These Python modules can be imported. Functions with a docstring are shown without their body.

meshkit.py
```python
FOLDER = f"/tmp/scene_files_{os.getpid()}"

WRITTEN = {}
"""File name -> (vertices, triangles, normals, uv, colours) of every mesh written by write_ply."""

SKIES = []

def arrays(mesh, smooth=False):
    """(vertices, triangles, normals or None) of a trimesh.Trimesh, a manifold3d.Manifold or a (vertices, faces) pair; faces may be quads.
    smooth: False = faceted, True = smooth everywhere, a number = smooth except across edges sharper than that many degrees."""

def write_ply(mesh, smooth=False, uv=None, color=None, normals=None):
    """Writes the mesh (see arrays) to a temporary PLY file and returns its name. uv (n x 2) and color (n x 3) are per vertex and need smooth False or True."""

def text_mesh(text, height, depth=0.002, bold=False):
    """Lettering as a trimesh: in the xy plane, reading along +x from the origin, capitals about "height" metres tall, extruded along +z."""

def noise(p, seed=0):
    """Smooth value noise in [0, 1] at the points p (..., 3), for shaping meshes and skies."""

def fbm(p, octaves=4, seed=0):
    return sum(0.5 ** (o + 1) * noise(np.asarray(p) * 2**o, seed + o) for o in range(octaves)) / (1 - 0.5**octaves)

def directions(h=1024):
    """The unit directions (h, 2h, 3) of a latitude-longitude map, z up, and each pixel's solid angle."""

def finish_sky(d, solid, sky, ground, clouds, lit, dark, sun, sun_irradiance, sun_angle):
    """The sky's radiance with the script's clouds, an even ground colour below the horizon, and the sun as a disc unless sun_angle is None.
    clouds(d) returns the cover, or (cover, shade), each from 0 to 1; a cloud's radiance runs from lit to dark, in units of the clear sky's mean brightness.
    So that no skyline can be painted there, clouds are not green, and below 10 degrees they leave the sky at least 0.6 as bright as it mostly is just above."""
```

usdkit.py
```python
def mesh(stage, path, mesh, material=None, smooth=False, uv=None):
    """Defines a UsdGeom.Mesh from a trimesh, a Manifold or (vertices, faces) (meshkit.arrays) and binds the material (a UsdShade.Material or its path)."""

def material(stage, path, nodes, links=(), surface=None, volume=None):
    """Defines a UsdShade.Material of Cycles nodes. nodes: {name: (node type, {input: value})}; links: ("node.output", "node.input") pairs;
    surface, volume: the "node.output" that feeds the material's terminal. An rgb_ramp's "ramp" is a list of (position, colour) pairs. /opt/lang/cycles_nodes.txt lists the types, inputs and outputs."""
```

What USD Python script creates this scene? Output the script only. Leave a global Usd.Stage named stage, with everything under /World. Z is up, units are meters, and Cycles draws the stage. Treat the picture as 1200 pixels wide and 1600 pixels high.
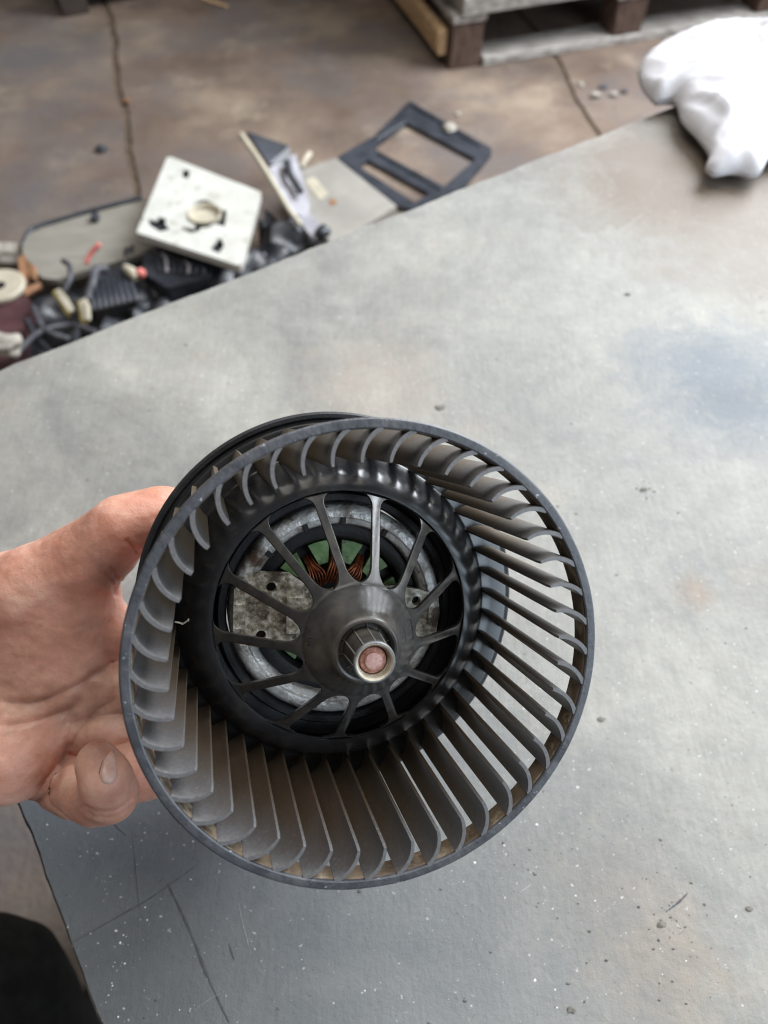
import math, numpy as np, trimesh, usdkit, meshkit
import manifold3d as m3
from shapely.geometry import Polygon, Point, LineString, box as sbox
from shapely import affinity
from scipy.spatial import cKDTree
from pxr import Usd, UsdGeom, UsdLux, UsdShade, Gf, Sdf

stage = Usd.Stage.CreateInMemory()
UsdGeom.SetStageUpAxis(stage, UsdGeom.Tokens.z)
UsdGeom.SetStageMetersPerUnit(stage, 1.0)
UsdGeom.Xform.Define(stage, '/World')
UsdGeom.Scope.Define(stage, '/World/Looks')
rng = np.random.default_rng(7)

# ------------------------------------------------------------------ camera
TABLE = 0.78
CAM = np.array([0.0, 0.0, TABLE + 0.40])
TILT = math.radians(35.0)                                   # away from straight down
RIGHT = np.array([1.0, 0, 0]); FWD = np.array([0, math.sin(TILT), -math.cos(TILT)]); UP = np.array([0, math.cos(TILT), math.sin(TILT)])
cam = UsdGeom.Camera.Define(stage, '/World/camera')
M = Gf.Matrix4d(*[float(x) for x in (*RIGHT, 0, *UP, 0, *(-FWD), 0, *CAM, 1)])
cam.AddTransformOp().Set(M)
cam.CreateFocalLengthAttr(24.0); cam.CreateHorizontalApertureAttr(24.0); cam.CreateVerticalApertureAttr(32.0)
cam.CreateFStopAttr(9.0); cam.CreateFocusDistanceAttr(0.275); cam.CreateClippingRangeAttr(Gf.Vec2f(0.01, 50))
cam.CreateExposureAttr(0.0)

def at(px, py, d):
    "point at depth d (m along the view axis) seen at pixel px, py of the 1200 x 1600 photograph"
    return CAM + d * (FWD + RIGHT * (px - 600) / 1200.0 - UP * (py - 800) / 1200.0)
def on(px, py, z=0.0):
    "point of the level plane z seen at that pixel"
    r = FWD + RIGHT * (px - 600) / 1200.0 - UP * (py - 800) / 1200.0
    return CAM + r * (z - CAM[2]) / r[2]
def to_px(v):
    q = np.asarray(v) - CAM; d = q @ FWD
    return np.stack([600 + 1200 * (q @ RIGHT) / d, 800 - 1200 * (q @ UP) / d], -1), d

# ------------------------------------------------------------------ light: a workshop beside an open door
def rect(name, pos, target, w, h, inten, col):
    L = UsdLux.RectLight.Define(stage, '/World/' + name)
    z = np.array(pos, float) - np.array(target, float); z /= np.linalg.norm(z)
    x = np.cross([0, 0, 1], z); x /= np.linalg.norm(x); y = np.cross(z, x)
    L.AddTransformOp().Set(Gf.Matrix4d(*[float(k) for k in (*x, 0, *y, 0, *z, 0, *pos, 1)]))
    L.CreateWidthAttr(w); L.CreateHeightAttr(h); L.CreateIntensityAttr(inten); L.CreateColorAttr(Gf.Vec3f(*col))
rect('door_daylight', (2.0, 2.3, 2.5), (0.1, 0.3, 0.8), 2.4, 2.0, 19.0, (0.90, 0.95, 1.0))
rect('overhead_fill', (0.2, 0.9, 3.4), (0.1, 0.5, 0.7), 2.6, 1.8, 3.0, (1.0, 0.95, 0.87))  # overhead fill from an unseen source, added to brighten the fan interior
rect('side_fill', (2.3, -1.1, 2.0), (0.0, 0.2, 0.9), 2.0, 1.8, 5.5, (0.72, 0.86, 1.0))  # added bluish fill for the fan interior and hub highlights, opening assumed
dome = UsdLux.DomeLight.Define(stage, '/World/room_ambient')
wm = usdkit.material(stage, '/World/Looks/room_ambient', {'b': ('background_shader', {'color': (1.0, 0.96, 0.9), 'strength': 0.17})}, surface='b.background')
UsdShade.MaterialBindingAPI.Apply(dome.GetPrim()).Bind(wm)

# ------------------------------------------------------------------ helpers
def numbered(path):
    if not stage.GetPrimAtPath(path): return path
    k = 1
    while stage.GetPrimAtPath(f'{path}_{k:03d}'): k += 1
    return f'{path}_{k:03d}'
def meta(p, label=None, cat=None, group=None, kind=None):
    for k, v in (('label', label), ('category', cat), ('group', group), ('kind', kind)):
        if v: p.SetCustomDataByKey(k, v)
class Thing:
    def __init__(s, name, label, cat, loc=(0, 0, 0), matrix=None, group=None, kind=None):
        x = UsdGeom.Xform.Define(stage, numbered('/World/' + name)); s.path = str(x.GetPath()); s.loc = np.array(loc, float); s.local = matrix is not None
        if matrix is not None: x.AddTransformOp().Set(matrix)
        else: x.AddTranslateOp().Set(Gf.Vec3d(*map(float, loc)))
        meta(x.GetPrim(), label, cat, group, kind); s.prim = x.GetPrim()
    def part(s, name, mesh, mat, smooth=False, parent=None, label=None, kind=None):
        if hasattr(mesh, 'to_mesh'):
            q = mesh.to_mesh(); mesh = (np.array(q.vert_properties[:, :3]), np.array(q.tri_verts))
        v, f = (np.array(mesh.vertices), np.array(mesh.faces)) if hasattr(mesh, 'faces') else (np.array(mesh[0], float), np.array(mesh[1]))
        if not s.local: v = v - s.loc
        p = usdkit.mesh(stage, numbered((parent or s.path) + '/' + name), (v, f), mat, smooth=smooth)
        meta(p.GetPrim(), label, None, None, kind)
        return str(p.GetPath())

def mat(name, cols, scale=20.0, rough=0.5, metal=0.0, detail=6, lo=0.35, hi=0.65, bump=0.0, bump_scale=200.0, extra=None, spec=0.5, rough2=None, stretch=None, sss=0.0, coat=0.0, sheen=0.0):
    """procedural surface: noise between the given colours, an optional second pattern extra = (colour, scale, from, to) and fine relief"""
    n = {'g': ('geometry', {}), 'm': ('mapping', {'scale': stretch or (1, 1, 1)}),
         'n': ('noise_texture', {'scale': scale, 'detail': detail, 'roughness': 0.6}),
         'r': ('rgb_ramp', {'ramp': [(lo + (hi - lo) * k / max(1, len(cols) - 1), c) for k, c in enumerate(cols)]}),
         'p': ('principled_bsdf', {'roughness': rough, 'metallic': metal, 'specular_ior_level': spec, 'coat_weight': coat, 'sheen_weight': sheen})}
    l = [('g.position', 'm.vector'), ('m.vector', 'n.vector'), ('n.fac', 'r.fac')]
    out = 'r.color'
    for k, (c, sc, a, b) in enumerate(extra or []):
        n[f'en{k}'] = ('noise_texture', {'scale': sc, 'detail': 5, 'roughness': 0.65}); n[f'er{k}'] = ('map_range', {'from_min': a, 'from_max': b, 'clamp': True})
        n[f'em{k}'] = ('mix_color', {'b': c})
        l += [('m.vector', f'en{k}.vector'), (f'en{k}.fac', f'er{k}.value'), (f'er{k}.result', f'em{k}.fac'), (out, f'em{k}.a')]; out = f'em{k}.result'
    l.append((out, 'p.base_color'))
    if rough2 is not None:
        n['rr'] = ('map_range', {'from_min': lo, 'from_max': hi, 'to_min': rough, 'to_max': rough2, 'clamp': True}); l += [('n.fac', 'rr.value'), ('rr.result', 'p.roughness')]
    if bump:
        n['bn'] = ('noise_texture', {'scale': bump_scale, 'detail': 4}); n['b'] = ('bump', {'strength': 1.0, 'distance': bump})
        l += [('m.vector', 'bn.vector'), ('bn.fac', 'b.height'), ('b.normal', 'p.normal')]
    if sss:
        n['p'][1].update(subsurface_weight=sss, subsurface_scale=0.004, subsurface_radius=(1.0, 0.35, 0.2))
    return usdkit.material(stage, '/World/Looks/' + name, n, l, surface='p.BSDF')

def prism(poly, z0, z1):
    m = trimesh.creation.extrude_polygon(poly, z1 - z0, engine='earcut'); m.apply_translation([0, 0, z0]); return m
def px_poly(pts, z, hole=()):
    return Polygon([on(x, y, z)[:2] for x, y in pts], [[on(x, y, z)[:2] for x, y in h] for h in hole])
def boxm(lo, hi, bev=0.0):
    lo, hi = np.array(lo, float), np.array(hi, float)
    if bev <= 0: return trimesh.creation.box(bounds=[lo, hi])
    pts = []
    for s in np.ndindex(2, 2, 2):
        c = np.where(np.array(s) == 1, hi, lo); sg = np.where(np.array(s) == 1, -1, 1)
        for k in range(3):
            q = c + sg * bev; q[k] = c[k]; pts.append(q)
    return trimesh.convex.convex_hull(np.array(pts))
def tube(pts, r, n=10, caps=True):
    pts = np.array(pts, float); r = np.broadcast_to(r, len(pts)); t = np.gradient(pts, axis=0); t /= np.linalg.norm(t, axis=1)[:, None]
    u = np.cross(t[0], [0.3, 0.5, 0.81]); u /= np.linalg.norm(u); V = []
    a = np.arange(n) * 2 * np.pi / n
    for i in range(len(pts)):
        u = u - t[i] * (u @ t[i]); u /= np.linalg.norm(u); w = np.cross(t[i], u)
        V.append(pts[i] + r[i] * (np.cos(a)[:, None] * u + np.sin(a)[:, None] * w))
    V = np.vstack(V); F = []
    for i in range(len(pts) - 1):
        for j in range(n):
            k = (j + 1) % n; F += [[i * n + j, i * n + k, (i + 1) * n + k], [i * n + j, (i + 1) * n + k, (i + 1) * n + j]]
    if caps:
        for j in range(1, n - 1): F += [[0, j + 1, j], [(len(pts) - 1) * n, (len(pts) - 1) * n + j, (len(pts) - 1) * n + j + 1]]
    return trimesh.Trimesh(V, F, process=False)
def spline(pts, n=40):
    pts = np.array(pts, float); P = np.vstack([2 * pts[0] - pts[1], pts, 2 * pts[-1] - pts[-2]]); out = []
    m = max(2, n // (len(pts) - 1))
    for i in range(1, len(P) - 2):
        for t in np.arange(m) / m:
            a, b, c, d = P[i - 1:i + 3]; out.append(0.5 * (2 * b + (c - a) * t + (2 * a - 5 * b + 4 * c - d) * t * t + (3 * b - a - 3 * c + d) * t ** 3))
    return np.array(out + [pts[-1]])
def lathe(profile, n=96, wave=None):
    "closed (r, z) outline turned about z"
    p = np.array(profile, float); k = len(p); a = np.arange(n) * 2 * np.pi / n
    V = np.stack([p[None, :, 0] * np.cos(a)[:, None], p[None, :, 0] * np.sin(a)[:, None], np.broadcast_to(p[None, :, 1], (n, k))], -1)
    if wave is not None: V[..., 2] += wave(p[None, :, 0], a[:, None])
    V = V.reshape(-1, 3); F = []
    for i in range(n):
        j = (i + 1) % n
        for q in range(k):
            w = (q + 1) % k; F += [[i * k + q, j * k + q, j * k + w], [i * k + q, j * k + w, i * k + w]]
    m = trimesh.Trimesh(V, F, process=False)
    if m.volume < 0: m.invert()
    return m
def ball(c, r, sub=1, sq=(1, 1, 1), seed=0, rough=0.0):
    m = trimesh.creation.icosphere(sub, 1.0); v = m.vertices
    if rough: v = v * (1 + rough * (meshkit.noise(v * 1.7 + seed * 9.1, seed) - 0.5))[:, None]
    return trimesh.Trimesh(v * np.array(sq) * r + np.array(c), m.faces, process=False)
cat_ = trimesh.util.concatenate

# ------------------------------------------------------------------ looks
concrete = mat('concrete', [(0.105, 0.072, 0.055), (0.185, 0.135, 0.105), (0.31, 0.245, 0.185)], 2.4, 0.72, detail=10, lo=0.32, hi=0.68, bump=0.003, bump_scale=90, extra=[((0.065, 0.05, 0.042), 2.2, 0.52, 0.75), ((0.40, 0.33, 0.25), 3.6, 0.56, 0.80), ((0.07, 0.055, 0.045), 40.0, 0.62, 0.72), ((0.42, 0.37, 0.30), 110.0, 0.66, 0.74), ((0.135, 0.12, 0.118), 1.4, 0.46, 0.66)], spec=0.3)
joint = mat('joint_dirt', [(0.06, 0.042, 0.03), (0.15, 0.105, 0.07)], 60, 0.9)
black_pl = mat('black_plastic', [(0.012, 0.012, 0.014), (0.022, 0.022, 0.025)], 90, 0.42, rough2=0.55, spec=0.4, bump=0.00015, bump_scale=900, extra=[((0.11, 0.095, 0.078), 45, 0.60, 0.85)])
disc_pl = mat('disc_plastic', [(0.015, 0.015, 0.017), (0.024, 0.024, 0.026)], 70, 0.22, rough2=0.30, spec=0.6, extra=[((0.07, 0.06, 0.05), 80, 0.55, 0.9)])
hub_pl = mat('hub_plastic', [(0.036, 0.035, 0.035), (0.054, 0.051, 0.048)], 160, 0.22, rough2=0.32, spec=0.65, extra=[((0.14, 0.12, 0.095), 50, 0.5, 0.85)])
ring_pl = mat('ring_plastic', [(0.045, 0.047, 0.055), (0.08, 0.083, 0.095)], 120, 0.42, rough2=0.55, bump=0.0003, bump_scale=500, extra=[((0.12, 0.12, 0.125), 60, 0.5, 0.8), ((0.50, 0.50, 0.52), 420, 0.655, 0.71)])
def blade_material():
    # grey plastic at the intake lip, brown dust film deeper in the drum (object z runs along the shaft)
    n = {'c': ('texture_coordinate', {}), 'x': ('separate_xyz', {}), 'g': ('geometry', {}), 'f': ('noise_texture', {'scale': 900.0, 'detail': 3}), 'e': ('noise_texture', {'scale': 120.0, 'detail': 3}),
         'a': ('math', {'math_type': 'multiply_add', 'value2': 0.016}), 'd': ('map_range', {'from_min': 0.006, 'from_max': -0.024, 'clamp': True}),
         'm': ('mix_color', {'a': (0.135, 0.132, 0.136), 'b': (0.105, 0.079, 0.055)}), 'fr': ('map_range', {'from_min': 0.3, 'from_max': 0.75, 'to_min': 0.86, 'to_max': 1.22, 'clamp': True}), 'mm': ('mix_color', {'blend_type': 'multiply', 'fac': 1.0}),
         'sp': ('map_range', {'from_min': 0.69, 'from_max': 0.76, 'to_max': 0.6, 'clamp': True}), 'sm': ('mix_color', {'b': (0.34, 0.31, 0.27)}), 'p': ('principled_bsdf', {'roughness': 0.42})}
    l = [('c.object', 'x.vector'), ('g.position', 'f.vector'), ('g.position', 'e.vector'), ('e.fac', 'a.value1'), ('x.z', 'a.value3'), ('a.value', 'd.value'), ('d.result', 'm.fac'), ('f.fac', 'fr.value'), ('m.result', 'mm.a'), ('fr.result', 'mm.b'),
         ('f.fac', 'sp.value'), ('sp.result', 'sm.fac'), ('mm.result', 'sm.a'), ('sm.result', 'p.base_color')]
    return usdkit.material(stage, '/World/Looks/blade_plastic', n, l, surface='p.BSDF')
blade_pl = blade_material()
dust_pl = mat('dusty_plastic', [(0.09, 0.065, 0.045), (0.20, 0.15, 0.105)], 90, 0.8, extra=[((0.38, 0.32, 0.23), 140, 0.52, 0.68)], spec=0.2)
cast = mat('cast_metal', [(0.20, 0.17, 0.12), (0.50, 0.46, 0.38), (0.86, 0.84, 0.78)], 340, 0.45, metal=0.15, detail=3, lo=0.36, hi=0.66, bump=0.0008, bump_scale=300, extra=[((0.09, 0.07, 0.05), 110, 0.52, 0.64), ((0.95, 0.93, 0.88), 700, 0.66, 0.74)])
zinc = mat('zinc', [(0.55, 0.54, 0.51), (0.93, 0.93, 0.92)], 130, 0.36, metal=0.25, bump=0.001, bump_scale=300, extra=[((0.16, 0.10, 0.07), 90, 0.54, 0.70), ((0.20, 0.19, 0.18), 240, 0.58, 0.68)])
rusty = mat('rust', [(0.28, 0.10, 0.06), (0.52, 0.27, 0.21)], 700, 0.7, metal=0.2, bump=0.0003, bump_scale=900)
rib_m = mat('rib_edge', [(0.16, 0.155, 0.15), (0.26, 0.25, 0.24)], 400, 0.4)
tipm = mat('shaft_end', [(0.40, 0.20, 0.17), (0.55, 0.36, 0.33)], 900, 0.6, metal=0.2)
steel = mat('sleeve_grey', [(0.13, 0.135, 0.14), (0.22, 0.22, 0.22)], 300, 0.4, metal=0.2)
cream_metal = mat('sleeve_bevel', [(0.36, 0.31, 0.22), (0.56, 0.52, 0.42)], 360, 0.5, extra=[((0.30, 0.13, 0.07), 300, 0.6, 0.75)])
green = mat('armature_green', [(0.14, 0.27, 0.09), (0.28, 0.43, 0.19)], 260, 0.4, extra=[((0.05, 0.04, 0.03), 160, 0.55, 0.70)])
copper = mat('copper', [(0.22, 0.055, 0.025), (0.50, 0.17, 0.075)], 500, 0.34, metal=0.7)
dark = mat('dark_void', [(0.008, 0.008, 0.008), (0.02, 0.02, 0.02)], 90, 0.6)
skin = mat('skin', [(0.49, 0.235, 0.17), (0.61, 0.335, 0.255), (0.68, 0.43, 0.34)], 30, 0.42, detail=8, bump=0.00016, bump_scale=1300, sss=0.35, spec=0.4, extra=[((0.27, 0.14, 0.09), 28, 0.48, 0.80), ((0.24, 0.14, 0.10), 160, 0.64, 0.9)])
ga = UsdShade.Shader.Define(stage, '/World/Looks/skin/grime'); ga.CreateIdAttr('cycles_attribute'); ga.CreateInput('attribute', Sdf.ValueTypeNames.Token).Set('grime')  # mixes hand dirt and painted crease shade into the skin colour
gm = UsdShade.Shader.Define(stage, '/World/Looks/skin/grime_shade_mix'); gm.CreateIdAttr('cycles_mix_color'); gm.CreateInput('b', Sdf.ValueTypeNames.Float3).Set(Gf.Vec3f(0.10, 0.05, 0.035))
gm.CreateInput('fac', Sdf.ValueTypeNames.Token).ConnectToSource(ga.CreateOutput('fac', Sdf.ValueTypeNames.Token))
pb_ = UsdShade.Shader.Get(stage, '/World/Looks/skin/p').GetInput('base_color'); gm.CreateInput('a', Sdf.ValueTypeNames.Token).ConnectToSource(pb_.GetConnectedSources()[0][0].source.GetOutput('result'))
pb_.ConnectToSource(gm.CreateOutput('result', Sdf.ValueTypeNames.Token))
nail_m = mat('nail', [(0.62, 0.35, 0.28), (0.74, 0.48, 0.40)], 300, 0.3, sss=0.2)
nail_d = mat('nail_dirt', [(0.16, 0.08, 0.055), (0.24, 0.13, 0.09)], 400, 0.6)
trouser = mat('black_cloth', [(0.008, 0.009, 0.009), (0.018, 0.019, 0.019)], 60, 0.9, spec=0.2, bump=0.001, bump_scale=700)
cloth = mat('white_cloth', [(0.58, 0.57, 0.60), (0.63, 0.62, 0.645)], 30, 0.9, spec=0.2, bump=0.0006, bump_scale=900)
white_pl = mat('white_plastic', [(0.53, 0.525, 0.48), (0.64, 0.64, 0.60)], 14, 0.5, extra=[((0.36, 0.34, 0.28), 30, 0.55, 0.72), ((0.16, 0.15, 0.13), 75, 0.66, 0.76)])
cream_pl = mat('cream_plastic', [(0.42, 0.38, 0.29), (0.54, 0.49, 0.39)], 20, 0.55)
grey_pl = mat('grey_plastic', [(0.22, 0.205, 0.175), (0.29, 0.27, 0.235)], 9, 0.5, stretch=(1, 4, 1))
grey_bd = mat('grey_board', [(0.26, 0.245, 0.22), (0.33, 0.31, 0.28)], 10, 0.6)
blue_blk = mat('blue_black_plastic', [(0.02, 0.023, 0.03), (0.05, 0.055, 0.07)], 16, 0.4)
lilac_pl = mat('pale_grey_plastic', [(0.22, 0.21, 0.24), (0.36, 0.35, 0.38)], 18, 0.45)
scrap_blk = mat('scrap_black', [(0.012, 0.013, 0.017), (0.035, 0.037, 0.045)], 25, 0.3, rough2=0.5, extra=[((0.10, 0.095, 0.105), 26, 0.62, 0.74)])
maroon = mat('maroon', [(0.05, 0.018, 0.022), (0.10, 0.045, 0.05)], 12, 0.5)
orange = mat('orange_brown', [(0.20, 0.095, 0.045), (0.36, 0.19, 0.10)], 30, 0.6)
wire_m = mat('wire_grey', [(0.04, 0.04, 0.05), (0.09, 0.09, 0.105)], 40, 0.5)
wire_red = mat('wire_red', [(0.62, 0.16, 0.14), (0.72, 0.25, 0.2)], 40, 0.5)
yellow_pl = mat('yellow_plastic', [(0.5, 0.42, 0.12), (0.6, 0.5, 0.2)], 40, 0.5)
wood_grey = mat('weathered_wood', [(0.19, 0.165, 0.15), (0.36, 0.335, 0.31), (0.48, 0.455, 0.425)], 9, 0.85, stretch=(1.5, 9, 9), bump=0.002, bump_scale=40, spec=0.2)
wood_brown = mat('brown_wood', [(0.07, 0.045, 0.035), (0.15, 0.10, 0.08)], 12, 0.85, stretch=(9, 9, 1.5), bump=0.002, bump_scale=40, spec=0.2)
wood_raw = mat('raw_wood', [(0.40, 0.24, 0.12), (0.62, 0.44, 0.27)], 12, 0.8, stretch=(9, 2, 9), bump=0.001, bump_scale=60, spec=0.2)
wood_dark = mat('dark_wood', [(0.022, 0.016, 0.013), (0.06, 0.045, 0.037)], 10, 0.8)
fleck_w = mat('white_fleck', [(0.66, 0.66, 0.64), (0.8, 0.8, 0.78)], 200, 0.4)
fleck_b = mat('dark_fleck', [(0.05, 0.048, 0.045), (0.13, 0.12, 0.11)], 200, 0.7)
stone_m = mat('pale_stone', [(0.26, 0.235, 0.20), (0.44, 0.41, 0.36)], 60, 0.7)
crumb_m = mat('crumb_dirt', [(0.09, 0.085, 0.075), (0.20, 0.18, 0.155)], 500, 0.8)
score_m = mat('score_mark', [(0.05, 0.053, 0.057), (0.085, 0.088, 0.092)], 200, 0.6)
score_l = mat('bright_score', [(0.30, 0.30, 0.30), (0.38, 0.38, 0.37)], 200, 0.4)
edge_m = mat('bench_edge', [(0.018, 0.018, 0.016), (0.05, 0.048, 0.04)], 60, 0.5, metal=0.3, extra=[((0.24, 0.23, 0.2), 110, 0.62, 0.72)])

def bench_material():
    n = {'g': ('geometry', {}),
         'a': ('noise_texture', {'scale': 9.0, 'detail': 10, 'roughness': 0.68, 'distortion': 0.6}),
         'ar': ('rgb_ramp', {'ramp': [(0.28, (0.165, 0.166, 0.162)), (0.42, (0.222, 0.218, 0.205)), (0.54, (0.268, 0.262, 0.242)), (0.72, (0.345, 0.334, 0.305))]}),
         'm': ('mapping', {'rotation': (0, 0, 0.38), 'scale': (420, 40, 1)}), 's': ('noise_texture', {'scale': 1.0, 'detail': 4, 'roughness': 0.7}),
         'sr': ('map_range', {'from_min': 0.35, 'from_max': 0.7, 'to_min': 0.95, 'to_max': 1.05, 'clamp': True}),
         'mm': ('mix_color', {'blend_type': 'multiply', 'fac': 1.0}), 'k': ('noise_texture', {'scale': 70.0, 'detail': 8, 'roughness': 0.75}), 'kr': ('map_range', {'from_min': 0.3, 'from_max': 0.7, 'to_min': 0.86, 'to_max': 1.13, 'clamp': True}), 'km': ('mix_color', {'blend_type': 'multiply', 'fac': 1.0}),
         't': ('noise_texture', {'scale': 15.0, 'detail': 8, 'roughness': 0.7}), 'tr': ('map_range', {'from_min': 0.57, 'from_max': 0.72, 'to_max': 0.30, 'clamp': True}), 'tm': ('mix_color', {'b': (0.33, 0.265, 0.21)}),
         'd': ('noise_texture', {'scale': 300.0, 'detail': 3}), 'dr': ('map_range', {'from_min': 0.67, 'from_max': 0.76, 'to_max': 0.6, 'clamp': True}), 'dm': ('mix_color', {'b': (0.13, 0.12, 0.11)}),
         'w': ('noise_texture', {'scale': 420.0, 'detail': 2}), 'wr': ('map_range', {'from_min': 0.71, 'from_max': 0.76, 'to_max': 0.55, 'clamp': True}), 'wm': ('mix_color', {'b': (0.66, 0.66, 0.64)}),
         'rr': ('map_range', {'from_min': 0.3, 'from_max': 0.72, 'to_min': 0.50, 'to_max': 0.66, 'clamp': True}),
         'bn': ('noise_texture', {'scale': 260.0, 'detail': 6, 'roughness': 0.75}), 'b': ('bump', {'strength': 1.0, 'distance': 0.0004}),
         'b2': ('bump', {'strength': 1.0, 'distance': 0.00012}),
         'p': ('principled_bsdf', {'metallic': 0.08, 'specular_ior_level': 0.4})}
    l = [('g.position', f'{k}.vector') for k in ('a', 't', 'd', 'w', 'bn', 'm', 'k')] + [('m.vector', 's.vector'), ('a.fac', 'ar.fac'), ('s.fac', 'sr.value'), ('ar.color', 'mm.a'), ('sr.result', 'mm.b'),
         ('t.fac', 'tr.value'), ('tr.result', 'tm.fac'), ('k.fac', 'kr.value'), ('mm.result', 'km.a'), ('kr.result', 'km.b'), ('km.result', 'tm.a'), ('d.fac', 'dr.value'), ('dr.result', 'dm.fac'), ('w.fac', 'wr.value'), ('wr.result', 'wm.fac'), ('dm.result', 'wm.a'),
         ('wm.result', 'p.base_color'), ('a.fac', 'rr.value'), ('rr.result', 'p.roughness'), ('bn.fac', 'b.height'), ('s.fac', 'b2.height'), ('b.normal', 'b2.normal'), ('b2.normal', 'p.normal')]
    out = 'tm.result'
    # patches: oily at the right, dirt round the cloth, rusty tracks, bluish grey near middle; ragged edges
    for k, (x, y, rad, col, amt) in enumerate([(1140, 600, 0.065, (0.125, 0.143, 0.163), 0.9), (1010, 265, 0.10, (0.15, 0.115, 0.085), 0.85), (1190, 330, 0.13, (0.17, 0.135, 0.105), 0.75), (1035, 1500, 0.03, (0.33, 0.265, 0.205), 0.5), (940, 1390, 0.03, (0.32, 0.26, 0.205), 0.4), (1085, 925, 0.012, (0.28, 0.20, 0.14), 0.5), (690, 760, 0.0, (0, 0, 0), 0), (590, 600, 0.05, (0.33, 0.27, 0.22), 0.4), (210, 1460, 0.19, (0.100, 0.110, 0.120), 0.95), (640, 1560, 0.12, (0.185, 0.19, 0.19), 0.6)]):  # large lower left entry paints the shade of fan and hand as colour
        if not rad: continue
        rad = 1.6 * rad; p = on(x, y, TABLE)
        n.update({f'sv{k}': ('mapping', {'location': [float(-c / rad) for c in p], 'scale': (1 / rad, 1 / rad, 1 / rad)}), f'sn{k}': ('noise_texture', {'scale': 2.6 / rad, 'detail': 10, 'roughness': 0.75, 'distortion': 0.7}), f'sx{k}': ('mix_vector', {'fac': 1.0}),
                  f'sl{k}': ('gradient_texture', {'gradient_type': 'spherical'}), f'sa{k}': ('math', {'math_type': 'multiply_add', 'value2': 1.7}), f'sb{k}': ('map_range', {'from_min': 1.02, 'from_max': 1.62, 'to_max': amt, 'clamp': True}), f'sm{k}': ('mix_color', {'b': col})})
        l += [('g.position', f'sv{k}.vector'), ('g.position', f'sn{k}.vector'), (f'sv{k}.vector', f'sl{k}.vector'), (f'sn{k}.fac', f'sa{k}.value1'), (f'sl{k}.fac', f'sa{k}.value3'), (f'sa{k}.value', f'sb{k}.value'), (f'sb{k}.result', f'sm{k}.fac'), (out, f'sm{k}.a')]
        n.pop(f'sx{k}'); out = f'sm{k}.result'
    l.append((out, 'dm.a'))
    return usdkit.material(stage, '/World/Looks/bench_steel', n, l, surface='p.BSDF')
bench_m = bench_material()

# ------------------------------------------------------------------ the floor: concrete slabs with open joints
floor = Thing('concrete_floor', 'stained brown concrete workshop floor with dirty open joints', None, (0, 0, 0), kind='structure')
def crack(a, b, seed, far=6.0):
    a, b = np.array(a[:2]), np.array(b[:2]); d = (b - a) / np.linalg.norm(b - a); nrm = np.array([-d[1], d[0]]); t = np.arange(-far, far, 0.02)
    w = (meshkit.fbm(np.stack([t * 6, t * 0 + seed, t * 0], -1), 4, seed) - 0.5) * 0.045
    return LineString(a + d * t[:, None] + nrm * w[:, None])
c1 = crack(on(165, 0), on(215, 290), 3); c2 = crack(on(862, 90), on(932, 200), 5)
sheet = sbox(-3.5, -1.5, 4.5, 7.0)
pieces = sheet.difference(c1.buffer(0.010).union(c2.buffer(0.009)))
for g in sorted(getattr(pieces, 'geoms', [pieces]), key=lambda g: g.centroid.x):
    if g.area > 0.05: floor.part('floor_slab', prism(g.simplify(0.001), -0.12, 0.0), concrete)
floor.part('joint_fill', trimesh.creation.box(bounds=[[-3.5, -1.5, -0.2], [4.5, 7.0, -0.006]]), joint)

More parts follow.
